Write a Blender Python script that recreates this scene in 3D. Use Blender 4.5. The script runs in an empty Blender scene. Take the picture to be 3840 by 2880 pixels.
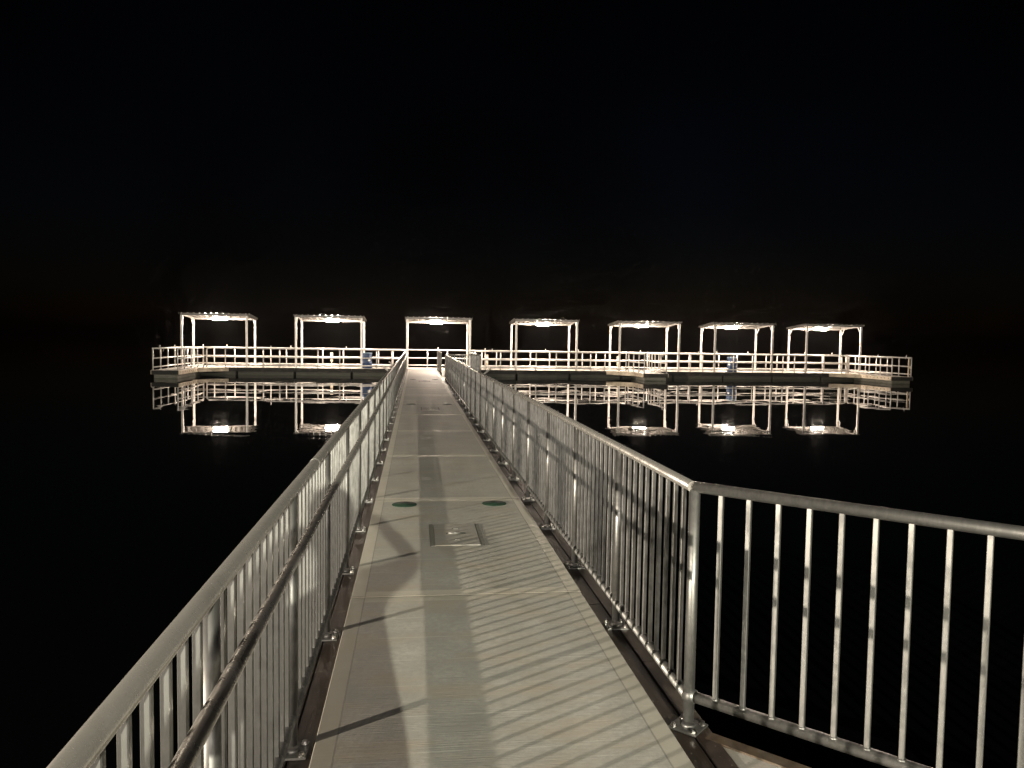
import bpy, bmesh, math, random
from mathutils import Vector, Matrix
random.seed(7)
R = math.radians
scene = bpy.context.scene
C = scene.collection

# ------------------------------------------------------------------ camera
YAW, PITCH, ROLL = 0.12623, 0.05739, 0.01492
CAM = Vector((-0.3545, 0.0, 1.6746))
cd = bpy.data.cameras.new('camera'); cam = bpy.data.objects.new('camera', cd); C.objects.link(cam)
fw = Vector((math.sin(YAW)*math.cos(PITCH), math.cos(YAW)*math.cos(PITCH), -math.sin(PITCH)))
rt = Vector((math.cos(YAW), -math.sin(YAW), 0)); up = rt.cross(fw)
r2 = rt*math.cos(ROLL)+up*math.sin(ROLL); u2 = -rt*math.sin(ROLL)+up*math.cos(ROLL)
M = Matrix((r2, u2, -fw)).transposed().to_4x4(); M.translation = CAM
cam.matrix_world = M
cd.sensor_fit = 'HORIZONTAL'; cd.sensor_width = 36.0; cd.lens = 2862/3840*36
cd.clip_start = 0.05; cd.clip_end = 3000
scene.camera = cam

# ------------------------------------------------------------------ night sky, moon-weak sun, exposure
world = bpy.data.worlds.new('World'); scene.world = world; world.use_nodes = True
wn = world.node_tree.nodes; wl = world.node_tree.links; wn.clear()
sky = wn.new('ShaderNodeTexSky'); sky.sky_type = 'NISHITA'; sky.sun_disc = False
sky.sun_elevation = R(-5.5); sky.sun_rotation = R(10)
bg = wn.new('ShaderNodeBackground'); bg.inputs['Strength'].default_value = 0.007
wo = wn.new('ShaderNodeOutputWorld')
tint = wn.new('ShaderNodeMix'); tint.data_type = 'RGBA'; tint.blend_type = 'MULTIPLY'; tint.inputs[0].default_value = 1.0; tint.inputs[7].default_value = (.82, .90, 1.25, 1)
wl.new(sky.outputs[0], tint.inputs[6]); 
tc = wn.new('ShaderNodeTexCoord'); cn = wn.new('ShaderNodeTexNoise'); cn.inputs['Scale'].default_value = 2.2; cn.inputs['Detail'].default_value = 5.0
cm = wn.new('ShaderNodeMapRange'); cm.inputs[1].default_value = .35; cm.inputs[2].default_value = .68; cm.inputs[3].default_value = .55; cm.inputs[4].default_value = 1.9
wl.new(tc.outputs['Generated'], cn.inputs['Vector']); wl.new(cn.outputs[0], cm.inputs[0])
cl = wn.new('ShaderNodeVectorMath'); cl.operation = 'SCALE'; wl.new(tint.outputs[2], cl.inputs[0]); wl.new(cm.outputs[0], cl.inputs['Scale'])
wl.new(cl.outputs[0], bg.inputs['Color']); wl.new(bg.outputs[0], wo.inputs['Surface'])
sd = bpy.data.lights.new('sun', 'SUN'); sd.energy = 0.002; sd.angle = R(0.5); sd.color = (0.8, 0.88, 1.0)
so = bpy.data.objects.new('sun', sd); C.objects.link(so); so.rotation_euler = (R(40), 0, R(200))
scene.view_settings.view_transform = 'Standard'; scene.view_settings.look = 'None'
scene.view_settings.exposure = 2.0; scene.view_settings.gamma = 1.0
scene.view_settings.use_curve_mapping = False
scene.cycles.max_bounces = 5; scene.cycles.diffuse_bounces = 2; scene.cycles.glossy_bounces = 4
scene.cycles.sample_clamp_indirect = 3.0
scene.cycles.caustics_reflective = False; scene.cycles.caustics_refractive = False
scene.cycles.use_denoising = True
scene.cycles.use_adaptive_sampling = True; scene.cycles.adaptive_threshold = 0.01; scene.cycles.adaptive_min_samples = 24
scene.cycles.volume_bounces = 0
HAZE = 0.00008
DOCK_LAMP = 330.0      # radiance of the shelter lamps
L1_POWER = 18500.0      # flood lamp on the bank, to the left behind the camera
FILL_MAST_POWER = 6500.0   # two masts added far behind as soft fill for the shadows
L2_POWER = 7500.0      # lamp over the path, behind the camera

# ------------------------------------------------------------------ helpers
class MB:
    def __init__(s): s.bm = bmesh.new()
    def box(s, x0, x1, y0, y1, z0, z1, bev=0.0, m=None):
        v = [s.bm.verts.new(p) for p in ((x0,y0,z0),(x1,y0,z0),(x1,y1,z0),(x0,y1,z0),(x0,y0,z1),(x1,y0,z1),(x1,y1,z1),(x0,y1,z1))]
        fs = [s.bm.faces.new([v[i] for i in f]) for f in ((3,2,1,0),(4,5,6,7),(0,1,5,4),(1,2,6,5),(2,3,7,6),(3,0,4,7))]
        if bev:
            es = list({e for f in fs for e in f.edges})
            bmesh.ops.bevel(s.bm, geom=es, offset=bev, segments=1, affect='EDGES')
        return s
    def tube(s, a, b, r, n=14, r2=None, caps=True, smooth=True):
        a = Vector(a); b = Vector(b); d = (b-a).normalized(); r2 = r if r2 is None else r2
        u = d.cross(Vector((0,0,1)) if abs(d.z) < .95 else Vector((1,0,0))).normalized(); w = d.cross(u)
        ra = [s.bm.verts.new(a+(u*math.cos(t)+w*math.sin(t))*r) for t in [2*math.pi*i/n for i in range(n)]]
        rb = [s.bm.verts.new(b+(u*math.cos(t)+w*math.sin(t))*r2) for t in [2*math.pi*i/n for i in range(n)]]
        for i in range(n):
            f = s.bm.faces.new((ra[i], ra[(i+1)%n], rb[(i+1)%n], rb[i])); f.smooth = smooth
        if caps: s.bm.faces.new(ra[::-1]); s.bm.faces.new(rb)
        return s
    def path(s, pts, r, n=12):
        pts = [Vector(p) for p in pts]; rings = []
        for k, p in enumerate(pts):
            d = (pts[min(k+1, len(pts)-1)]-pts[max(k-1, 0)]).normalized()
            u = d.cross(Vector((0,0,1)) if abs(d.z) < .9 else Vector((0.3,1,0))).normalized(); w = d.cross(u)
            if rings and len(rings[-1]):
                pu = (rings[-1][0].co-pts[k-1]); pu = (pu-d*pu.dot(d)).normalized(); u = pu; w = d.cross(u)
            rings.append([s.bm.verts.new(p+(u*math.cos(t)+w*math.sin(t))*r) for t in [2*math.pi*i/n for i in range(n)]])
        for a, b in zip(rings, rings[1:]):
            for i in range(n):
                f = s.bm.faces.new((a[i], a[(i+1)%n], b[(i+1)%n], b[i])); f.smooth = True
        s.bm.faces.new(rings[0][::-1]); s.bm.faces.new(rings[-1])
        return s
    def lathe(s, prof, n=32, c=(0,0,0), smooth=True):
        rings = []
        for r, z in prof:
            rings.append([s.bm.verts.new((c[0]+r*math.cos(2*math.pi*i/n), c[1]+r*math.sin(2*math.pi*i/n), c[2]+z)) for i in range(n)])
        for a, b in zip(rings, rings[1:]):
            for i in range(n):
                f = s.bm.faces.new((a[i], a[(i+1)%n], b[(i+1)%n], b[i])); f.smooth = smooth
        s.bm.faces.new(rings[0][::-1]); s.bm.faces.new(rings[-1])
        return s
    def prism(s, poly, z0, z1):
        a = [s.bm.verts.new((x, y, z0)) for x, y in poly]; b = [s.bm.verts.new((x, y, z1)) for x, y in poly]
        n = len(poly)
        s.bm.faces.new(a[::-1]); s.bm.faces.new(b)
        for i in range(n): s.bm.faces.new((a[i], a[(i+1)%n], b[(i+1)%n], b[i]))
        return s
    def mesh(s, name, mat):
        me = bpy.data.meshes.new(name); bmesh.ops.recalc_face_normals(s.bm, faces=s.bm.faces)
        s.bm.to_mesh(me); s.bm.free(); me.materials.append(mat); return me
    def build(s, name, mat, parent=None, loc=None, rz=None):
        return put(name, s.mesh(name, mat), parent, loc, rz)

def put(name, me, parent=None, loc=None, rz=None):
    o = bpy.data.objects.new(name, me); C.objects.link(o)
    if parent is not None: o.parent = parent
    if loc is not None: o.location = loc
    if rz is not None: o.rotation_euler = (0, 0, rz)
    return o
def empty(name, loc=(0,0,0), rz=0):
    o = bpy.data.objects.new(name, None); C.objects.link(o); o.location = loc; o.rotation_euler = (0,0,rz); o.empty_display_size = .1; return o
def tag(o, label=None, cat=None, group=None, kind=None):
    if label: o['label'] = label
    if cat: o['category'] = cat
    if group: o['group'] = group
    if kind: o['kind'] = kind
    return o

# ------------------------------------------------------------------ materials
def new_mat(name):
    m = bpy.data.materials.new(name); m.use_nodes = True; nt = m.node_tree
    b = nt.nodes['Principled BSDF']; return m, nt, b
def N(nt, t, **kw):
    n = nt.nodes.new(t)
    for k, v in kw.items():
        if k in n.inputs.keys() if hasattr(n.inputs, 'keys') else False: n.inputs[k].default_value = v
        else: setattr(n, k, v)
    return n
def math_n(nt, op, a, b=None, clamp=False):
    n = nt.nodes.new('ShaderNodeMath'); n.operation = op; n.use_clamp = clamp
    for i, v in enumerate((a, b)):
        if v is None: continue
        if isinstance(v, (int, float)): n.inputs[i].default_value = v
        else: nt.links.new(v, n.inputs[i])
    return n.outputs[0]
def maprange(nt, v, a, b, c, d):
    n = nt.nodes.new('ShaderNodeMapRange'); nt.links.new(v, n.inputs[0])
    for i, k in enumerate((a, b, c, d)): n.inputs[i+1].default_value = k
    return n.outputs[0]
def noise(nt, vec, scale, detail=4.0, rough=0.55):
    n = nt.nodes.new('ShaderNodeTexNoise'); n.inputs['Scale'].default_value = scale; n.inputs['Detail'].default_value = detail; n.inputs['Roughness'].default_value = rough
    if vec is not None: nt.links.new(vec, n.inputs['Vector'])
    return n
def scaled(nt, vec, s):
    n = nt.nodes.new('ShaderNodeMapping'); nt.links.new(vec, n.inputs[0]); n.inputs['Scale'].default_value = s; return n.outputs[0]
def mixcol(nt, fac, a, b):
    n = nt.nodes.new('ShaderNodeMix'); n.data_type = 'RGBA'
    if isinstance(fac, (int, float)): n.inputs[0].default_value = fac
    else: nt.links.new(fac, n.inputs[0])
    for i, v in ((6, a), (7, b)):
        if isinstance(v, tuple): n.inputs[i].default_value = (*v, 1)
        else: nt.links.new(v, n.inputs[i])
    return n.outputs[2]
def geo_pos(nt): return nt.nodes.new('ShaderNodeNewGeometry').outputs['Position']
def obj_pos(nt): return nt.nodes.new('ShaderNodeTexCoord').outputs['Object']
def sep(nt, v):
    n = nt.nodes.new('ShaderNodeSeparateXYZ'); nt.links.new(v, n.inputs[0]); return n.outputs
def bump(nt, b, h, strength, dist):
    n = nt.nodes.new('ShaderNodeBump'); n.inputs['Strength'].default_value = strength; n.inputs['Distance'].default_value = dist
    nt.links.new(h, n.inputs['Height']); nt.links.new(n.outputs[0], b.inputs['Normal'])

def mat_metal(name, base=(0.32, 0.32, 0.31), dark=(0.14, 0.14, 0.135), metallic=0.86, r0=.33, r1=.55):
    m, nt, b = new_mat(name); p = geo_pos(nt)
    n1 = noise(nt, p, 9.0, 3.0); n2 = noise(nt, scaled(nt, p, (1, 1, .35)), 38.0, 3.0)
    rnd = nt.nodes.new('ShaderNodeObjectInfo').outputs['Random']
    f = math_n(nt, 'ADD', math_n(nt, 'MULTIPLY', n1.outputs[0], .6), math_n(nt, 'MULTIPLY', n2.outputs[0], .4))
    f = maprange(nt, f, .42, .60, 0, 1)
    f = math_n(nt, 'ADD', math_n(nt, 'MULTIPLY', f, .75), math_n(nt, 'MULTIPLY', rnd, .25))
    nt.links.new(mixcol(nt, f, dark, base), b.inputs['Base Color'])
    nt.links.new(maprange(nt, f, 0, 1, r1, r0), b.inputs['Roughness'])
    b.inputs['Metallic'].default_value = metallic
    bump(nt, b, n2.outputs[0], .12, .002)
    return m
GALV = mat_metal('galvanised_steel')
DOCKMETAL = mat_metal('pale_aluminium', (0.60, 0.575, 0.545), (0.50, 0.48, 0.455), .3, .35, .5)
HAND = mat_metal('brushed_handrail', (0.62, 0.59, 0.555), (0.44, 0.42, 0.395), .87, .20, .35)

def mat_concrete(name, base, seed, border=True, half=1.494, edge=1.0):
    m, nt, b = new_mat(name); p = geo_pos(nt); o = obj_pos(nt)
    big = noise(nt, p, .9, 5.0); mid = noise(nt, p, 6.0, 5.0); fine = noise(nt, p, 140.0, 3.0)
    broom = noise(nt, scaled(nt, p, (3.0, 160.0, 1.0)), 1.0, 3.0)
    xyz = sep(nt, o)
    rnd = nt.nodes.new('ShaderNodeObjectInfo').outputs['Random']
    f = math_n(nt, 'ADD', math_n(nt, 'MULTIPLY', big.outputs[0], .5), math_n(nt, 'MULTIPLY', mid.outputs[0], .3))
    f = math_n(nt, 'ADD', f, math_n(nt, 'MULTIPLY', fine.outputs[0], .2))
    f = maprange(nt, f, .36, .64, 0, 1)
    c = mixcol(nt, f, tuple(v*.66 for v in base), tuple(v*1.18 for v in base))
    spk = noise(nt, p, 320.0, 2.0)
    c = mixcol(nt, maprange(nt, spk.outputs[0], .56, .72, 0, .5), c, tuple(v*.5 for v in base))
    gr = noise(nt, p, 28.0, 4.0, .6); bl = noise(nt, p, 3.2, 4.0, .6)
    c = mixcol(nt, maprange(nt, gr.outputs[0], .40, .64, 0, .60), c, tuple(v*.70 for v in base))
    c = mixcol(nt, maprange(nt, bl.outputs[0], .46, .66, 0, .45), c, tuple(v*.72 for v in base))
    py = math_n(nt, 'FRACT', math_n(nt, 'MULTIPLY', math_n(nt, 'ADD', sep(nt, p)[1], math_n(nt, 'MULTIPLY', big.outputs[0], .02)), 3.3))
    tl = math_n(nt, 'MULTIPLY', math_n(nt, 'LESS_THAN', py, .028), maprange(nt, bl.outputs[0], .40, .60, .0, .5))
    c = mixcol(nt, tl, c, tuple(min(1, v*1.45) for v in base))
    brl = maprange(nt, broom.outputs[0], .4, .62, 0, .12)
    c = mixcol(nt, brl, c, tuple(v*.62 for v in base))
    # faint rust-brown stains with their own shape
    st = noise(nt, scaled(nt, p, (1.6, 4.0, 1.0)), 1.1, 6.0, .62)
    sf = maprange(nt, st.outputs[0], .48, .68, 0, .75)
    c = mixcol(nt, sf, c, (base[0]*.90, base[1]*.80, base[2]*.70))
    c = mixcol(nt, math_n(nt, 'MULTIPLY', rnd, .22), c, tuple(v*.6 for v in base))
    # thin pale and dark scuff lines across the slab
    ln = noise(nt, scaled(nt, p, (.35, 26.0, 1.0)), 1.0, 2.0)
    lf = maprange(nt, ln.outputs[0], .66, .70, 0, .18)
    c = mixcol(nt, lf, c, tuple(min(1, v*1.5) for v in base))
    rough = maprange(nt, mid.outputs[0], .32, .68, .54, .82); b.inputs['Specular IOR Level'].default_value = .25
    if border:
        ax = math_n(nt, 'ABSOLUTE', xyz[0]); ay = math_n(nt, 'ABSOLUTE', xyz[1])
        bx = math_n(nt, 'GREATER_THAN', ax, .668); by = math_n(nt, 'GREATER_THAN', ay, half-.094)
        bd = math_n(nt, 'MAXIMUM', bx, by)
        c = mixcol(nt, math_n(nt, 'MULTIPLY', bd, .6), c, (base[0]*1.16*edge, base[1]*1.11*edge, base[2]*1.02*edge))
        rough = math_n(nt, 'SUBTRACT', rough, math_n(nt, 'MULTIPLY', bd, .14))
        h = math_n(nt, 'MULTIPLY', broom.outputs[0], math_n(nt, 'SUBTRACT', 1.0, math_n(nt, 'MULTIPLY', bd, .9)))
        gx = math_n(nt, 'COMPARE', ax, .668); gx.node.inputs[2].default_value = .004
        h = math_n(nt, 'SUBTRACT', h, math_n(nt, 'MULTIPLY', gx, 3.0))
        c = mixcol(nt, math_n(nt, 'MULTIPLY', gx, .6), c, tuple(v*.4 for v in base))
    else: h = math_n(nt, 'ADD', math_n(nt, 'MULTIPLY', broom.outputs[0], .4), fine.outputs[0])
    if border: c = mixcol(nt, maprange(nt, ay, half-.010, half-.004, 0, .72), c, (.06, .055, .045))
    nt.links.new(c, b.inputs['Base Color']); nt.links.new(rough, b.inputs['Roughness'])
    bump(nt, b, h, .6, .003)
    return m
CONC = mat_concrete('broomed_concrete', (0.43, 0.422, 0.386), 1)
CONCN = mat_concrete('near_concrete', (0.435, 0.428, 0.394), 1, True, 3.55, .80)
CONC2 = mat_concrete('dock_concrete', (0.42, 0.40, 0.37), 2, border=False)
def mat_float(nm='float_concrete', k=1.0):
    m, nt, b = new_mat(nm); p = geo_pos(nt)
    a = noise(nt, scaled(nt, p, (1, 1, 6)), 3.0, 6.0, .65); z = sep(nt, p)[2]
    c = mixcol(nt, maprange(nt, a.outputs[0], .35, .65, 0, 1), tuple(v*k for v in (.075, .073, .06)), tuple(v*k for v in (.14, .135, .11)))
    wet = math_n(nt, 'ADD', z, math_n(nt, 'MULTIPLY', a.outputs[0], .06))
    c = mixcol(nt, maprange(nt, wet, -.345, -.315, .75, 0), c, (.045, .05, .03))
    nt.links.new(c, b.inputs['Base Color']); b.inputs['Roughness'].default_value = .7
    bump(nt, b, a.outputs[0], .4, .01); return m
FLOAT = mat_float(); FLOATD = mat_float('dark_float_concrete', .42)  # second one is a darker copy for the main dock floats
def mat_wood(name, a, bcol, rough=.62, axis='Y'):
    m, nt, b = new_mat(name); p = geo_pos(nt)
    s = (22, 1.0, 22) if axis == 'Y' else (1.0, 22, 22)
    n = noise(nt, scaled(nt, p, s), 1.6, 6.0, .65); sp = noise(nt, p, 55.0, 2.0); big = noise(nt, p, 2.0, 3.0)
    rnd = nt.nodes.new('ShaderNodeObjectInfo').outputs['Random']
    f = math_n(nt, 'ADD', math_n(nt, 'MULTIPLY', n.outputs[0], .8), math_n(nt, 'MULTIPLY', rnd, .25))
    c = mixcol(nt, maprange(nt, f, .3, .8, 0, 1), a, bcol)
    c = mixcol(nt, maprange(nt, big.outputs[0], .5, .75, 0, .5), c, tuple(v*1.6 for v in bcol))
    c = mixcol(nt, maprange(nt, sp.outputs[0], .70, .76, 0, .6), c, (.26, .24, .20))
    wr = noise(nt, scaled(nt, p, (5, 1.2, 5) if axis == 'Y' else (1.2, 5, 5)), 1.6, 6.0, .7)
    c = mixcol(nt, maprange(nt, wr.outputs[0], .52, .64, 0, .55), c, (.085, .072, .055))
    nt.links.new(c, b.inputs['Base Color']); b.inputs['Roughness'].default_value = rough
    bump(nt, b, n.outputs[0], .5, .004); return m
KERB = mat_wood('dark_stained_timber', (.012, .008, .006), (.036, .025, .019), .5)
FASCIA = mat_wood('dark_fascia_timber', (.007, .007, .006), (.015, .0135, .011), .8, 'X')
EDGE = mat_wood('brown_edge_timber', (.03, .021, .012), (.075, .05, .03), .6)
def mat_plain(name, col, rough=.5, metallic=0.0, var=.25, scale=8.0, spec=.5):
    m, nt, b = new_mat(name); p = geo_pos(nt); n = noise(nt, p, scale, 5.0)
    nt.links.new(mixcol(nt, n.outputs[0], tuple(v*(1-var) for v in col), tuple(min(1, v*(1+var)) for v in col)), b.inputs['Base Color'])
    nt.links.new(maprange(nt, n.outputs[0], .3, .7, max(.05, rough-.1), rough+.1), b.inputs['Roughness'])
    b.inputs['Metallic'].default_value = metallic; return m
GREEN = mat_plain('green_plastic', (.006, .030, .015), .75, 0, .35, 30)
LID = mat_concrete('lid_concrete', (.37, .36, .33), 3, border=False)
CHAN_SHADE = mat_plain('channel_shade', (.15,.145,.13), .8)  # grey with the shade of the hatch grooves put into the colour
SLOT = mat_plain('black_slot', (.012, .011, .01), .8)
BLUE = mat_plain('blue_plastic', (.008, .030, .088), .45, 0, .3, 6)
BLUETOP = mat_plain('pale_blue_rim', (.11, .17, .24), .5, 0, .3, 14)
WHITEP = mat_plain('white_print', (.75, .74, .70), .5, 0, .1)
ROOFM = mat_metal('roof_sheet', (.19, .18, .168), (.15, .142, .132), .1, .45, .6)
BEIGE = mat_plain('beige_box', (.46, .38, .28), .5, 0, .2)
ROPE = mat_plain('rope', (.55, .52, .46), .8, 0, .2, 60)
DARKM = mat_plain('dark_painted_steel', (.02, .022, .02), .45, .2)
BRIGHT = mat_plain('polished_steel', (.55, .54, .52), .28, 1.0, .08)
GROUND = mat_plain('bank_soil', (.09, .08, .06), .9, 0, .5, 2.0)
def mat_emit(name, col, s):
    m, nt, b = new_mat(name); b.inputs['Base Color'].default_value = (.8, .8, .8, 1)
    b.inputs['Emission Color'].default_value = (*col, 1); b.inputs['Emission Strength'].default_value = s; return m
LAMPGLOW = mat_emit('lamp_diffuser_glow', (1.0, .82, .66), DOCK_LAMP)
FLOODGLOW = mat_emit('flood_lens_glow', (1.0, .86, .68), 60.0)
def mat_water():
    m, nt, b = new_mat('lake_water'); p = geo_pos(nt)
    b.inputs['Base Color'].default_value = (.0008, .0012, .001, 1); b.inputs['Roughness'].default_value = .012; b.inputs['IOR'].default_value = 1.333
    a = noise(nt, scaled(nt, p, (.45, .75, 1)), 1.0, 2.0, .5); c = noise(nt, scaled(nt, p, (1.5, 2.6, 1)), 1.0, 2.0, .5)
    calm = noise(nt, scaled(nt, p, (.03, .10, 1)), 1.0, 2.0)
    k = maprange(nt, calm.outputs[0], .35, .65, .45, 1.25)
    def ax(i, s1, s2):
        n1 = sep(nt, a.outputs[1])[i]; n2 = sep(nt, c.outputs[1])[i]
        s = math_n(nt, 'ADD', math_n(nt, 'MULTIPLY', math_n(nt, 'SUBTRACT', n1, .5), s1), math_n(nt, 'MULTIPLY', math_n(nt, 'SUBTRACT', n2, .5), s2))
        return math_n(nt, 'MULTIPLY', s, k)
    cb = nt.nodes.new('ShaderNodeCombineXYZ'); nt.links.new(ax(0, .0022, .0016), cb.inputs[0]); nt.links.new(ax(1, .020, .010), cb.inputs[1]); cb.inputs[2].default_value = 1
    vn = nt.nodes.new('ShaderNodeVectorMath'); vn.operation = 'NORMALIZE'; nt.links.new(cb.outputs[0], vn.inputs[0])
    nt.links.new(vn.outputs[0], b.inputs['Normal'])
    return m
WATER = mat_water()

# ------------------------------------------------------------------ setting: water and the bank behind the camera
ZW = -0.40
w = MB(); vs = [w.bm.verts.new(p) for p in ((-500,-9,ZW),(500,-9,ZW),(500,700,ZW),(-500,700,ZW))]; w.bm.faces.new(vs)
tag(w.build('water', WATER), 'still black lake water mirroring the lit dock', None, None, 'structure')
g = MB(); prof = [(-3.6,-1.0),(-5.2,-.35),(-6.4,-.05),(-8.5,.04),(-30,.3),(-80,1.2)]
xs = [-90+i*6 for i in range(31)]; grid = [[g.bm.verts.new((x, y+random.uniform(-.25,.25), z+(random.uniform(-.05,.03) if y < -6.5 else 0))) for x in xs] for y, z in prof]
for a, b in zip(grid, grid[1:]):
    for i in range(len(xs)-1): g.bm.faces.new((a[i], a[i+1], b[i+1], b[i]))
tag(g.build('ground', GROUND), 'dark grassy bank behind the walkway start', None, None, 'structure')

# ------------------------------------------------------------------ floating walkway
WA = 0.756; WB = 0.846; TOP = 1.05; BOT = 0.121; YEND = 42.36
walk = tag(empty('floating_walkway'), 'long grey concrete walkway with dark timber kerbs running out to the dock', 'walkway')
seams = [4.93+3.0*k for k in range(13)]
slab_me = MB().box(-WA, WA, -1.494, 1.494, -.16, 0, .002).mesh('concrete_slab', CONC)
near = MB().box(-WA, WA, -3.55, 3.55, -.16, 0, .003).build('concrete_slab', CONCN, walk, (0, 4.93-3.552, -.002))
for k, y in enumerate(seams[:-1]):
    put('concrete_slab', slab_me, walk, (random.uniform(-.004,.004), y+1.5, [.0012, .0, .0015, -.0012, .001, 0][k % 6]))
MB().box(-WA, WA, seams[-1]+.006, YEND, -.16, .001, .006).build('concrete_slab', CONC, walk)
# transition plate on to the dock
MB().box(-.80, .80, 41.9, 42.7, .006, .014, .003).build('transition_plate', DOCKMETAL, walk)
# kerb boards, two to a side, in lengths
for sx in (-1, 1):
    for j, (x0, x1) in enumerate(((.762, .852), (.857, .945))):
        y = -2.15 + (.0 if j else .9)
        yb = [y] 
        while y < YEND-.5:
            y = min(y+3.0, YEND-.02); yb.append(y)
        for a, b in zip(yb, yb[1:]):
            z = random.uniform(-.002, .002)-.024
            MB().box(sx*x0 if sx > 0 else -x1, sx*x1 if sx > 0 else -x0, a+.003, b-.003, -.15, z, .003).build('kerb_board', KERB, walk)
    MB().box(sx*.905-.045, sx*.905+.045, 3.6, YEND, -.30, -.152).build('side_beam', FASCIA, walk)
fl = MB().box(-.88, .88, -1.2, 1.2, -.85, -.162, .03).mesh('float', FLOAT)
for k, y in enumerate(seams[:-1]): put('float', fl, walk, (0, y+1.5, 0))
# hatches and green caps
def hatch(y0, y1):
    yc = (y0+y1)/2; h = (y1-y0)/2
    lid = MB().box(-.185, .185, -h+.012, h-.012, 0, .007, .002).build('hatch_lid', LID, walk, (0, yc, .003))
    for s in (-1, 1):
        MB().box(-.017, .017, -h, h, 0, .0045, .001).build('channel_shade', CHAN_SHADE, lid, (s*.2065, 0, 0))
    MB().box(-.085, .085, -.022, .022, 0, .0015).build('recess_shade', CHAN_SHADE, lid, (0, .0, .0072))  # flat plate, recess shade put into its colour
    MB().tube((-.075, .005, 0), (.075, .005, 0), .006, 8).build('lift_bar', GALV, lid, (0, 0, .0125))
    for dy in (-.2, .17):
        MB().box(-.026, .026, -.008, .008, 0, .004, .001).build('latch', BRIGHT, lid, (0.0, dy, .0074))
hatch(6.10, 6.83); hatch(17.95, 18.7); hatch(29.9, 30.65)
capm = MB().lathe([(.124, 0), (.124, .004), (.116, .007), (.035, .007), (.03, .011), (.0, .011)][:5], 36).mesh('drain_cap', GREEN)
for y in (7.68, 19.6, 31.6):
    for x in (-.455, .455): put('drain_cap', capm, walk, (x, y, .0045))
for x in (-.455, .455): pass
# start platform with its flared right side
plat = tag(empty('start_platform'), 'flared grey concrete platform outside the kerb beside the angled railing', 'platform')
FC = Vector((.855, 3.16, 0)); FD = Vector((.695, -.719, 0)).normalized()
fe = FC + FD*3.9
MB().prism([(.950, 3.02), (.950, -3.4), (fe.x, -3.4), (fe.x-.02, fe.y-.10)], -.16, -.030).build('concrete_slab', CONC2, plat)
MB().prism([(-.950, -3.4), (-.950, 1.0), (-1.6, 1.0), (-1.6, -3.4)], -.16, -.030).build('concrete_slab', CONC2, plat)
nrm = Vector((FD.y, -FD.x, 0)); nrm = nrm if nrm.y > 0 else -nrm
e = MB(); p0 = FC+FD*.10; p1 = FC+FD*3.9
q = [p0-nrm*.045, p1-nrm*.045, p1+nrm*.02, p0+nrm*.02]
e.prism([(v.x, v.y) for v in q], -.20, -.022); e.build('edge_board', EDGE, plat)
MB().box(.95, 3.5, -3.3, .4, -.9, -.165).build('float', FLOAT, plat)

# ------------------------------------------------------------------ baluster railings
RP = .0242; RB = .0238
bal_me = MB().box(-.0099, .0099, -.0099, .0099, BOT+RB*.6, TOP-RP*.6, .002).mesh('baluster', GALV)
post_me = MB().tube((0,0,.010), (0,0,TOP-RP*.5), RP, 18).mesh('post', GALV)
plate_me = MB().box(-.066, .066, -.066, .066, 0, .010, .002).tube((0,0,.009),(0,0,.020),.034,16,.0255).mesh('base_plate', GALV)
bolt_me = MB().tube((0,0,0),(0,0,.003),.016,12).tube((0,0,.003),(0,0,.013),.0105,6,smooth=False).mesh('bolt', BRIGHT)
weld_me = MB().tube((0,0,0),(0,0,.007),.021,8,.015).mesh('weld_collar', GALV)
def railing(name, label, p, q, n_bays, per, first=True, last=True, bolts_to=14.0, group=None, limit=10**9, top_mat=None, zplate=-.024):
    """straight run of pipe posts and square balusters from p to q"""
    p = Vector(p); q = Vector(q); L = (q-p).length; d = (q-p)/L
    r = tag(empty(name, p, math.atan2(d.y, d.x)-math.pi/2), label, 'railing', group)
    MB().tube((0,0,TOP),(0,L,TOP),RP,20).build('top_rail', top_mat or HAND, r)
    MB().tube((0,0,BOT),(0,L,BOT),RB,16).build('bottom_rail', GALV, r)
    bay = L/n_bays; cnt = 0; rest = None
    for k in range(n_bays+1):
        if (k == 0 and not first) or (k == n_bays and not last): continue
        o = put('post', post_me, r, (0, k*bay, 0))
        pl = put('base_plate', plate_me, o, (0,0,zplate))
        if (p+d*k*bay).y < bolts_to:
            for sx in (-1, 1):
                for sy in (-1, 1): put('bolt', bolt_me, o, (sx*.047, sy*.047, zplate+.010), random.uniform(0, 1))
    for k in range(n_bays):
        for j in range(per):
            y = (k+(j+1)/(per+1))*bay + random.uniform(-.0015, .0015)
            if cnt < limit:
                b = put('baluster', bal_me, r, (0, y, 0), random.uniform(-.02, .02)); cnt += 1
                if (p+d*y).y < 7: put('weld_collar', weld_me, b, (0, 0, BOT+RB*.75))
            else:
                if rest is None: rest = MB()
                rest.box(-.0099, .0099, y-.0099, y+.0099, BOT+RB*.6, TOP-RP*.6)
    if rest is not None: tag(rest.build('far_balusters', GALV, r), kind='stuff')
    for yj in [v for v in (5.6, 11.7, 17.8, 23.9) if v < L-.3]:
        MB().tube((0,yj-.0015,TOP),(0,yj+.0015,TOP),RP+.0012,20).build('joint_ring', GALV, r)
    return r
Y0 = 3.12-1.22*4
NL = 36
left = railing('walkway_railing', 'long galvanised baluster railing with lower handrail on the left of the walkway', (-WB, Y0, 0), (-WB, Y0+1.22*NL, 0), NL, 10, limit=300)
yL = 1.22*NL
h = MB(); h.tube((.076, .2, .895), (.076, yL-.3, .895), .0195, 16); h.build('handrail', HAND, left)
hb = MB().path([(.012,0,.845),(.05,0,.842),(.073,0,.858),(.076,0,.880)], .007, 8).mesh('handrail_bracket', GALV)
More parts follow.
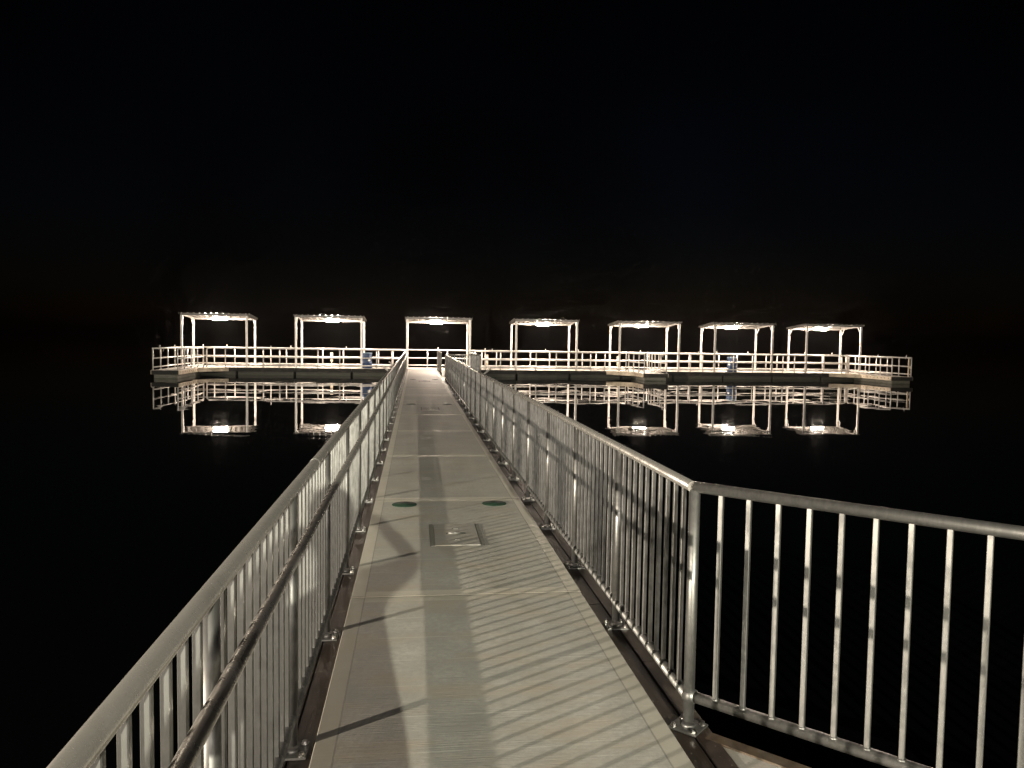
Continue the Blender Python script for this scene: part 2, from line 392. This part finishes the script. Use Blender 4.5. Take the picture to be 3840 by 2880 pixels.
for k in range(NL+1):
    if .2 < k*1.22 < yL-.3: put('handrail_bracket', hb, left, (0, k*1.22, 0))
right = railing('walkway_railing', 'long galvanised baluster railing along the right of the walkway up to the side landing', (WB, 3.16, 0), (WB, 3.16+1.2*23, 0), 23, 10, first=False)
railing('walkway_railing', 'short last length of baluster railing right of the walkway where it meets the dock', (WB, 36.0, 0), (WB, 42.3, 0), 5, 10, bolts_to=0)
flare = railing('angled_railing', 'galvanised baluster railing angling away to the right from the corner post', FC, FC+FD*3.66, 2, 14, zplate=-.024, top_mat=GALV)
MB().tube((0,-.02,BOT),(0,.03,BOT),RB+.007,16).build('pipe_collar', GALV, flare)
# side landing on the right with its own railings
land = tag(empty('side_landing'), 'small concrete side landing between walkway and dock on the right', 'landing')
MB().box(.95, 2.34, 30.9, 42.36, -.16, -.002, .006).build('concrete_slab', CONC2, land)
MB().box(1.1, 2.3, 31.1, 42.0, -.85, -.165).build('float', FLOAT, land)
MB().box(2.345, 2.40, 30.9, 42.3, -.25, -.004, .004).build('edge_board', FASCIA, land)
railing('landing_railing', 'dark shaded baluster railing crossing the front of the side landing', (.90, 30.95, 0), (2.26, 30.95, 0), 1, 12, bolts_to=0, zplate=-.002)
railing('landing_railing', 'pale baluster railing along the outer side of the side landing', (2.28, 31.0, 0), (2.28, 36.2, 0), 4, 10, bolts_to=0, zplate=-.002)
for (x, y, s) in ((.97, 40.0, -1), (.97, 32.7, -1), (2.25, 40.0, 1), (2.25, 32.7, 1)):
    t = MB(); xe = 1.72 if s < 0 else 2.86
    t.tube((s*x, y, -.07), (s*xe, y, .47 if s < 0 else .44), .035, 14)
    t.build('outrigger_strut', DOCKMETAL, walk if s < 0 else land)

# ------------------------------------------------------------------ the dock
XL, XR, YF, YB = -12.92, 26.55, 42.42, 44.95
dock = tag(empty('floating_dock'), 'long pale concrete fishing dock lying across the end of the walkway', 'dock')
n = 13; dx = (XR-XL)/n
pm = MB().box(-dx/2+.004, dx/2-.004, 0, YB-YF, -.12, 0, .006).mesh('deck_panel', CONC2)
for k in range(n): put('deck_panel', pm, dock, (XL+dx*(k+.5), YF, random.uniform(-.002,.002)))
fm = MB().box(-dx/2+.006, dx/2-.006, -.045, 0, -.215, -.006, .004).mesh('fascia_board', FASCIA)
bm2 = MB().tube((0,-.012,0),(0,.0,0),.022,10).mesh('bolt_head', SLOT)
for k in range(n):
    f = put('fascia_board', fm, dock, (XL+dx*(k+.5), YF-.002, 0))
    put('bolt_head', bm2, f, (-.8, -.046, -.13)); put('bolt_head', bm2, f, (.75, -.046, -.13))
    put('fascia_board', fm, dock, (XL+dx*(k+.5), YB+.047, 0))
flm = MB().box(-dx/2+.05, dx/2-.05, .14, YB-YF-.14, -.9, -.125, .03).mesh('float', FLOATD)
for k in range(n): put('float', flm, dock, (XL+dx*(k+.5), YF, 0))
for x0 in (XL-.045, XR+.002): MB().box(x0, x0+.043, YF, YB, -.215, -.006).build('end_board', FASCIA, dock)

def finger(label, x0, x1, y0, gus):
    r = tag(empty('finger_dock', (x0, y0, 0)), label, 'finger dock', 'finger docks'); w = x1-x0; L = YF-.05-y0
    MB().box(0, w, 0, L, -.10, 0, .006).build('deck_panel', CONC2, r)
    MB().box(.0, w, -.042, -.002, -.205, -.004, .004).build('front_board', FASCIA, r)
    for s, xx in ((0, -.042), (1, w+.002)):
        b = MB().box(xx, xx+.04, 0, L, -.205, -.004, .004).build('side_board', TAN, r)
        hx = xx-.003 if s == 0 else xx+.040
        hm = MB().box(0, .003, -.022, .022, -.028, .028).mesh('bolt_slot', SLOT)
        for k in range(12): put('bolt_slot', hm, b, (hx, L*(k+.6)/12.2, -.09))
    MB().box(.07, w-.07, .06, L-.3, -.9, -.11, .04).build('float', FLOAT, r)
    for s in gus:     # triangular corner fillet at the root
        if s > 0: poly = [(w+.045, L-1.25), (w+1.3, L-.002), (w+.045, L-.002)]
        else: poly = [(-.045, L-1.25), (-.045, L-.002), (-1.3, L-.002)]
        MB().prism(poly, -.205, -.006).build('corner_fillet', TAN, r)
    return r
TAN = mat_wood('tan_side_timber', (.34, .285, .21), (.50, .43, .33), .6)
F = [(-12.78, -11.56, 38.05), (11.72, 13.05, 39.45), (25.2, 26.42, 38.35)]
finger('finger dock at the left end of the dock pointing at the viewer', *F[0], (1,))
finger('short middle finger dock below the fifth shelter from the left', *F[1], (-1,))
finger('finger dock at the right end of the dock pointing at the viewer', *F[2], (-1,))

# ------------------------------------------------------------------ three-rail dock railings
def pipe_railing(label, pts, posts, holders=(), loop=(False, False), group='pipe railings of the dock'):
    """posts: distances along the run p->q"""
    p = Vector(pts[0]); q = Vector(pts[1]); L = (q-p).length; d = (q-p)/L
    r = tag(empty('dock_railing', p, math.atan2(d.y, d.x)-math.pi/2), label, 'railing', group)
    a = .12 if loop[0] else 0; b = L-.12 if loop[1] else L
    top = [(0,a,1.03),(0,b,1.03)]
    if loop[0]: top = [(0,0,.0),(0,0,.91),(0,.035,.995)] + top
    if loop[1]: top = top + [(0,L-.035,.995),(0,L,.91),(0,L,0)]
    MB().path(top, .038, 12).build('top_rail', DOCKMETAL, r)
    MB().tube((0,0,.56),(0,L,.56),.033,12).build('middle_rail', DOCKMETAL, r)
    MB().tube((0,0,.14),(0,L,.14),.033,12).build('bottom_rail', DOCKMETAL, r)
    for t in posts: put('post', dpost, r, (0, t, 0))
    for t, s in holders:
        put('rod_holder', hold, r, (0, t, 1.05), s)
    return r
dpost = MB().tube((0,0,0),(0,0,1.02),.031,12).box(-.06,.06,-.06,.06,0,.012).mesh('post', DOCKMETAL)
hold = MB().tube((0,0,-.02),(.05,0,.13),.024,10).tube((-.02,0,-.10),(0,0,.0),.016,8).mesh('rod_holder', DOCKMETAL)
S = [(-12.71,-9.37),(-6.79,-3.30),(-.82,2.65),(5.25,8.71),(11.22,14.73),(16.90,20.40),(22.54,25.95)]
YP, YQ = 42.58, 44.78
def marks(x0, x1):      # railing posts between shelter posts: two in each interval
    xs = sorted([v for s in S for v in s]); out = []
    for a, b in zip(xs, xs[1:]):
        out += [a+(b-a)/3, a+2*(b-a)/3]
    return [v for v in out if x0+.1 < v < x1-.1]
def hrun(label, x0, x1, y, ends, holders=(), loop=(False, False)):
    ps = [v-x0 for v in marks(x0, x1)]+[e-x0 for e in ends]
    return pipe_railing(label, ((x0,y,0),(x1,y,0)), ps, [(v-x0, s) for v, s in holders if x0 < v < x1], loop)
hrun('front pipe railing of the dock left of the walkway', F[0][1]+.12, -.95, YP, [-.95], [(-8.1,0)], (True, False))
hrun('front pipe railing of the dock between side landing and middle finger', 2.95, F[1][0]-.1, YP, [2.95, F[1][0]-.1], [(3.9,0)])
hrun('front pipe railing of the dock between the middle and right fingers', F[1][1]+.1, F[2][0]-.05, YP, [F[1][1]+.1], [(15.9,0)], (False, True))
hrun('rear pipe railing along the whole far edge of the dock', XL+.1, XR-.1, YQ, [XL+.1, XR-.1],
     [(-12.2,.3),(-10.9,0),(-7.4,0),(-4.3,0),(.95,0),(3.7,0),(7.3,0),(9.3,0),(13.1,0),(17.9,0),(19.9,0),(23.6,0),(25.4,0)])
def frun(label, x, y0, y1, holders=(), loop=(False, False)):
    L = y1-y0; k = max(2, round(L/1.06)); return pipe_railing(label, ((x,y0,0),(x,y1,0)), [L*i/k for i in range(k+1) if not ((i == 0 and loop[0]) or (i == k and loop[1]))], [(t, .0) for t in holders], loop)
frun('outer pipe railing down the left side of the left finger', F[0][0]+.05, F[0][2]+.06, YQ, (.9, 3.2))
frun('inner pipe railing of the left finger with a rounded end', F[0][1]-.05, F[0][2]+.06, YP, (), (False, True))
frun('pipe railing on the left side of the middle finger', F[1][0]+.05, F[1][2]+.06, YP, ())
frun('pipe railing on the right side of the middle finger', F[1][1]-.05, F[1][2]+.06, YP, (.7,))
frun('inner pipe railing of the right finger with a rounded end', F[2][0]+.05, F[2][2]+.06, YP, (), (False, True))
frun('outer pipe railing down the right side of the right finger', F[2][1]-.05, F[2][2]+.06, YQ, (.5, 3.1))
# wide bumper board at the corner of the right finger
bb = empty('bumper_board', (F[2][1]-.09, F[2][2]+.16, 0)); tag(bb, 'tan upright bumper board beside the corner post of the right finger', 'board')
MB().box(-.075, -.005, -.02, .03, 0, 1.0, .006).build('plank', BEIGE, bb); MB().tube((.04,.0,.52),(.10,.0,.52),.07,14).build('roller', BEIGE, bb)
# loose ropes
rp = MB().path([(0,0,.0),(.02,-.035,-.01),(.01,-.05,-.07),(-.01,-.03,-.15),(.02,-.01,-.19)], .014, 8).mesh('rope_end', ROPE)
tag(put('rope_end', rp, None, (F[1][1]-.06, F[1][2]+.75, 1.06)), 'rope end hanging over the railing of the middle finger', 'rope')
tag(put('rope_end', rp, None, (F[0][0]+.05, F[0][2]+1.5, 1.06), 1.2), 'rope end hanging over the outer railing of the left finger', 'rope')

# ------------------------------------------------------------------ shelters with lamps
ZF, ZB, OX = 2.80, 2.63, .12
def shelter(label, lamp_label, x0, x1):
    w = x1-x0; r = tag(empty('shelter', (x0, YP, 0)), label, 'shelter', 'roofed shelters along the dock'); D = YQ-YP-.02
    # roof sheet: ribbed profile along x, falling to the back
    m = MB(); ribs = 12; y0, y1 = -.10, D+.14; pr = []; xa, xb = -OX, w+OX; step = (xb-xa)/ribs
    pr.append((xa, 0))
    for k in range(ribs):
        c = xa+step*(k+.5); pr += [(c-.045, 0), (c-.02, .035), (c+.02, .035), (c+.045, 0)]
    pr.append((xb, 0))
    def zz(y): return ZF+.055+(ZB-ZF)*(y-0)/D
    rows = []
    for y in (y0, y1):
        rows.append(([m.bm.verts.new((x, y, zz(y)+z+.004)) for x, z in pr], [m.bm.verts.new((x, y, zz(y)+z)) for x, z in pr]))
    (ta, ba), (tb, bb_) = rows; k = len(pr)
    for i in range(k-1):
        m.bm.faces.new((ta[i], ta[i+1], tb[i+1], tb[i])); m.bm.faces.new((ba[i], bb_[i], bb_[i+1], ba[i+1]))
        m.bm.faces.new((ta[i], ba[i], ba[i+1], ta[i+1])); m.bm.faces.new((tb[i], tb[i+1], bb_[i+1], bb_[i]))
    m.bm.faces.new((ta[0], tb[0], bb_[0], ba[0])); m.bm.faces.new((ta[-1], ba[-1], bb_[-1], tb[-1]))
    rf = m.build('roof', ROOFM, r)
    for s, xx in ((0, xa-.012), (1, xb+.002)):   # rake trim
        e = MB(); v = [e.bm.verts.new(p) for p in ((xx,y0,zz(y0)-.06),(xx+.010,y0,zz(y0)-.06),(xx+.010,y1,zz(y1)-.06),(xx,y1,zz(y1)-.06),(xx,y0,zz(y0)+.045),(xx+.010,y0,zz(y0)+.045),(xx+.010,y1,zz(y1)+.045),(xx,y1,zz(y1)+.045))]
        for f in ((3,2,1,0),(4,5,6,7),(0,1,5,4),(1,2,6,5),(2,3,7,6),(3,0,4,7)): e.bm.faces.new([v[i] for i in f])
        e.build('edge_trim', ROOFM, rf)
    MB().box(-.06, w+.06, -.04, .04, ZF-.05, ZF+.05, .004).build('front_beam', ROOFM, r)
    MB().box(-.06, w+.06, D-.04, D+.04, ZB-.05, ZB+.05, .004).build('rear_beam', ROOFM, r)
    for x in (0, w/2, w):
        e = MB(); hw = .03; o = .0
        v = [e.bm.verts.new(p) for p in ((x-hw,.042,ZF-.045),(x+hw,.042,ZF-.045),(x+hw,D-.042,ZB-.045),(x-hw,D-.042,ZB-.045),(x-hw,.042,ZF+.044),(x+hw,.042,ZF+.044),(x+hw,D-.042,ZB+.044),(x-hw,D-.042,ZB+.044))]
        for f in ((3,2,1,0),(4,5,6,7),(0,1,5,4),(1,2,6,5),(2,3,7,6),(3,0,4,7)): e.bm.faces.new([v[i] for i in f])
        e.build('rafter', ROOFM, r)
    for x in (0, w):
        for y, zt, s in ((0, ZF-.05, 1), (D, ZB-.05, -1)):
            p = put('post', pmesh[s], r, (x, y, 0))
            MB().tube((0, s*.02, zt-.42), (0, s*.36, zt-.005 if s > 0 else zt+.02), .028, 8).build('knee_brace', DOCKMETAL, p)
    return r
pmesh = {1: MB().box(-.05,.05,-.05,.05,0,ZF-.052,.006).box(-.09,.09,-.09,.09,.001,.014).mesh('post', DOCKMETAL),
        -1: MB().box(-.05,.05,-.05,.05,0,ZB-.052,.006).box(-.09,.09,-.09,.09,.001,.014).mesh('post', DOCKMETAL)}
ORD = ['first', 'second', 'third', 'fourth', 'fifth', 'sixth', 'seventh']
WH = ['over the left finger', 'above the left blue barrel', 'straight ahead at the end of the walkway', 'just right of the walkway', 'behind the middle finger', 'above the right blue barrel', 'at the right end of the dock']
LX = [-11.02,-4.97,.79,6.93,12.82,18.33,24.02]
hous = MB().box(-.52, .52, -.24, .24, -.012, .012, .004).mesh('shading_brim', DARKM)  # wide dark brim, shaped to keep lamp light off the roof
diff = MB().box(-.36, .36, -.085, .085, -.155, -.013, .03).mesh('diffuser', LAMPGLOW)
for i, (a, b) in enumerate(S):
    shelter(f'{ORD[i]} white roofed shelter from the left, {WH[i]}', '', a, b)
    l = tag(empty('ceiling_lamp', (LX[i], 43.68, 2.70)), f'glowing lamp under the roof of the {ORD[i]} shelter from the left', 'lamp', 'lamps under the shelter roofs')
    put('shading_brim', hous, l); put('diffuser', diff, l)
    MB().box(-.3,.3,-.04,.04,.013,.030).build('mount', DOCKMETAL, l)

# ------------------------------------------------------------------ things standing on the dock
def barrel(label, x, y, a):
    r = tag(empty('barrel', (x, y, 0), a), label, 'barrel', 'blue barrels on the dock')
    prof = [(.26,0),(.283,.02),(.286,.10),(.286,.27),(.297,.285),(.297,.31),(.286,.325),(.286,.53),(.297,.545),(.297,.57),(.286,.585),(.286,.76),(.283,.80)]
    MB().lathe(prof, 36).build('body', BLUE, r)
    MB().lathe([(.284,.800),(.294,.806),(.296,.85),(.288,.865),(.268,.865),(.262,.83)], 36).build('rim', BLUETOP, r)
    b = MB()
    arc = [(.2885*math.cos(t), .2885*math.sin(t)) for t in [R(-14+4*i) for i in range(8)]]
    lo = [b.bm.verts.new((x_, y_, .40)) for x_, y_ in arc]; hi = [b.bm.verts.new((x_, y_, .50)) for x_, y_ in arc]
    for i in range(7): b.bm.faces.new((lo[i], lo[i+1], hi[i+1], hi[i]))
    b.build('sticker', WHITEP, r)
barrel('blue plastic barrel on the dock left of the walkway', -3.03, 43.0, R(-60))
barrel('blue plastic barrel on the dock under the sixth shelter', 18.16, 43.0, R(-150))
def outlet(label, x, z0, z1):
    r = tag(empty('outlet_box', (x, YQ+.09, 0)), label, 'box', 'utility boxes on the rear railing')
    MB().box(-.075, .075, -.035, .035, z0, z1, .008).build('case', BEIGE, r)
    MB().box(-.02, .02, -.02, .02, 0, z0).build('stem', BEIGE, r)
    MB().box(-.05, .05, -.041, -.036, z0+.12, z1-.12, .002).build('cover', WHITEP, r)
outlet('small beige utility box at the rear railing below the second shelter', -5.14, .30, .82)
outlet('small beige utility box at the rear railing right of the third shelter', 3.83, .20, .80)
outlet('small beige utility box at the rear railing left of the fifth shelter', 11.75, .25, .80)

# ------------------------------------------------------------------ lamp posts on the bank behind the camera (their light and shadows reach the foreground; the two masts are added fill)
def lamp_post(label, base, head, target, power, col, size, cone):
    base = Vector(base); head = Vector(head); target = Vector(target)
    r = tag(empty('lamp_post', base), label, 'lamp post'); hl = head-base
    MB().tube((0,0,0),(0,0,hl.z+.25),.07,14,.05).build('pole', GALV, r)
    if Vector((hl.x, hl.y)).length > .3: MB().tube((0,0,hl.z+.2),(hl.x,hl.y,hl.z+.2),.035,10).build('arm', GALV, r)
    d = (target-head).normalized()
    ho = put('head', None, r); bpy.data.objects.remove(ho)
    hd = MB().box(-.22,.22,-.16,.16,.0,.14,.02).build('head', DARKM, r); hd.location = hl; hd.rotation_euler = d.to_track_quat('-Z', 'Y').to_euler()
    ln = MB().box(-.16,.16,-.11,.11,-.006,-.001).build('lens', FLOODGLOW, hd)
    ld = bpy.data.lights.new('flood', 'SPOT'); ld.energy = power; ld.color = col; ld.shadow_soft_size = size; ld.spot_size = R(cone); ld.spot_blend = 1.0
    lo = bpy.data.objects.new('flood_light', ld); C.objects.link(lo); lo.parent = r
    lo.location = hl+d*(size+.03); lo.rotation_euler = d.to_track_quat('-Z', 'Y').to_euler()
for i, (mx, my) in enumerate(((-15.0, -47.0), (17.0, -44.0))):  # unseen masts, added only to lift the dark shadows
    lamp_post(('added fill lamp on a tall mast far back on the bank to the left of the path', 'added fill lamp on a tall mast far back on the bank to the right of the path')[i], (mx, my, .3), (mx, my+.3, 14.0), (0, 12, 0), FILL_MAST_POWER, (1.0, .91, .80), .35, 60)
t1 = Vector((-.29, 3.8, 0)); a1 = R(57.0)
h1 = t1+Vector((-math.sin(a1)*28, -math.cos(a1)*28, 28*.150))
lamp_post('flood lamp post on the bank lighting the walkway from the left', (h1.x-.1, h1.y-.2, .1), h1, (0, 15, 0), L1_POWER, (1.0, .87, .70), .10, 70)
h2 = Vector((1.3, -16.0, 5.3))
lamp_post('lamp post with an arm over the path behind the viewer', (h2.x+1.6, h2.y-.1, .1), h2, (0, 25, 0), L2_POWER, (1.0, .95, .76), .07, 52)

# ------------------------------------------------------------------ the photographer, whose shadow lies on the walkway
def person():
    m, nt, b = new_mat('clothes_and_skin'); z = sep(nt, obj_pos(nt))[2]; y = sep(nt, obj_pos(nt))[1]
    f = math_n(nt, 'GREATER_THAN', z, .93); c = mixcol(nt, f, (.03, .04, .07), (.09, .09, .10))
    c = mixcol(nt, math_n(nt, 'GREATER_THAN', z, 1.53), c, (.45, .28, .20)); nt.links.new(c, b.inputs['Base Color']); b.inputs['Roughness'].default_value = .8
    J = {'pelvis':(0,0,.95,.16),'waist':(0,0,1.10,.15),'chest':(0,.01,1.32,.16),'neck0':(0,0,1.44,.07),'neck':(0,.01,1.54,.058),'head0':(0,.03,1.61,.085),'head1':(0,.03,1.70,.10),'head2':(0,.02,1.79,.07),
         'hipR':(.09,0,.86,.125),'kneeR':(.10,.02,.47,.10),'ankR':(.10,-.02,.10,.075),'toeR':(.12,.14,.035,.035),
         'hipL':(-.09,0,.86,.125),'kneeL':(-.10,.03,.47,.10),'ankL':(-.10,.0,.10,.075),'toeL':(-.12,.16,.035,.035),
         'shR':(.17,0,1.38,.066),'elR':(.42,.10,1.45,.044),'wrR':(.23,.26,1.65,.030),'haR':(.08,.29,1.68,.034),
         'shL':(-.17,0,1.38,.066),'elL':(-.30,.14,1.22,.055),'wrL':(-.18,.26,1.58,.036),'haL':(-.13,.29,1.63,.036)}
    E = [('pelvis','waist'),('waist','chest'),('chest','neck0'),('neck0','neck'),('neck','head0'),('head0','head1'),('head1','head2')]
    for s in 'RL': E += [('pelvis','hip'+s),('hip'+s,'knee'+s),('knee'+s,'ank'+s),('ank'+s,'toe'+s),('chest','sh'+s),('sh'+s,'el'+s),('el'+s,'wr'+s),('wr'+s,'ha'+s)]
    bm = bmesh.new(); ly = bm.verts.layers.skin.verify(); V = {}
    for k, (x, y_, z_, r_) in J.items():
        v = bm.verts.new((x, y_, z_)); v[ly].radius = (r_*1.3*(1.25 if k in ('pelvis','waist','chest') else 1), r_*1.3); v[ly].use_root = k == 'pelvis'; V[k] = v
    for a, b_ in E: bm.edges.new((V[a], V[b_]))
    me = bpy.data.meshes.new('person'); bm.to_mesh(me); bm.free(); me.materials.append(m)
    o = put('person', me, None, (-.31, -.33, 0))
    o.modifiers.new('skin', 'SKIN'); sb = o.modifiers.new('sub', 'SUBSURF'); sb.levels = 2; sb.render_levels = 2
    tag(o, 'person in dark clothes standing on the walkway holding up a phone', 'person')
    hair = mat_plain('dark_hair', (.03, .02, .015), .6)
    MB().lathe([(.055,-.06),(.098,-.03),(.108,.03),(.09,.09),(.045,.125),(.01,.13)], 20, (0,.005,1.74)).build('hair', hair, o)
    skin = mat_plain('skin', (.45, .28, .20), .55)
    for hx, s in ((.07, 1), (-.13, -1)):
        for k in range(4):
            zf = 1.64+.021*k
            MB().path([(hx,.285,zf),(hx-s*.028,.300,zf+.004),(hx-s*.050,.308,zf+.002),(hx-s*.062,.300,zf)], .0085-.0006*k, 8).build('finger', skin, o)
        MB().path([(hx,.275,1.63),(hx-s*.02,.262,1.63),(hx-s*.035,.268,1.655)], .0095, 8).build('thumb', skin, o)
    ph = tag(empty('phone', (-.354, -.022, 1.68)), 'dark phone held up in both hands by the person', 'phone')
    MB().box(-.075, .075, -.009, -.001, -.036, .036, .003).build('case', DARKM, ph)
person()

# ------------------------------------------------------------------ thin haze added over the lake to imitate glow round the lamps
hm = bpy.data.materials.new('glow_haze'); hm.use_nodes = True; hn = hm.node_tree; hn.nodes.clear()
pv = hn.nodes.new('ShaderNodeVolumePrincipled'); ho = hn.nodes.new('ShaderNodeOutputMaterial')
pv.inputs['Color'].default_value = (.95, .95, .96, 1); pv.inputs['Density'].default_value = HAZE; pv.inputs['Anisotropy'].default_value = .86
hn.links.new(pv.outputs[0], ho.inputs['Volume'])
tag(MB().box(-520, 520, -90, 720, -2.2, 16.0).build('haze', hm), 'thin haze added over the lake for glow round the lamps', None, None, 'stuff')
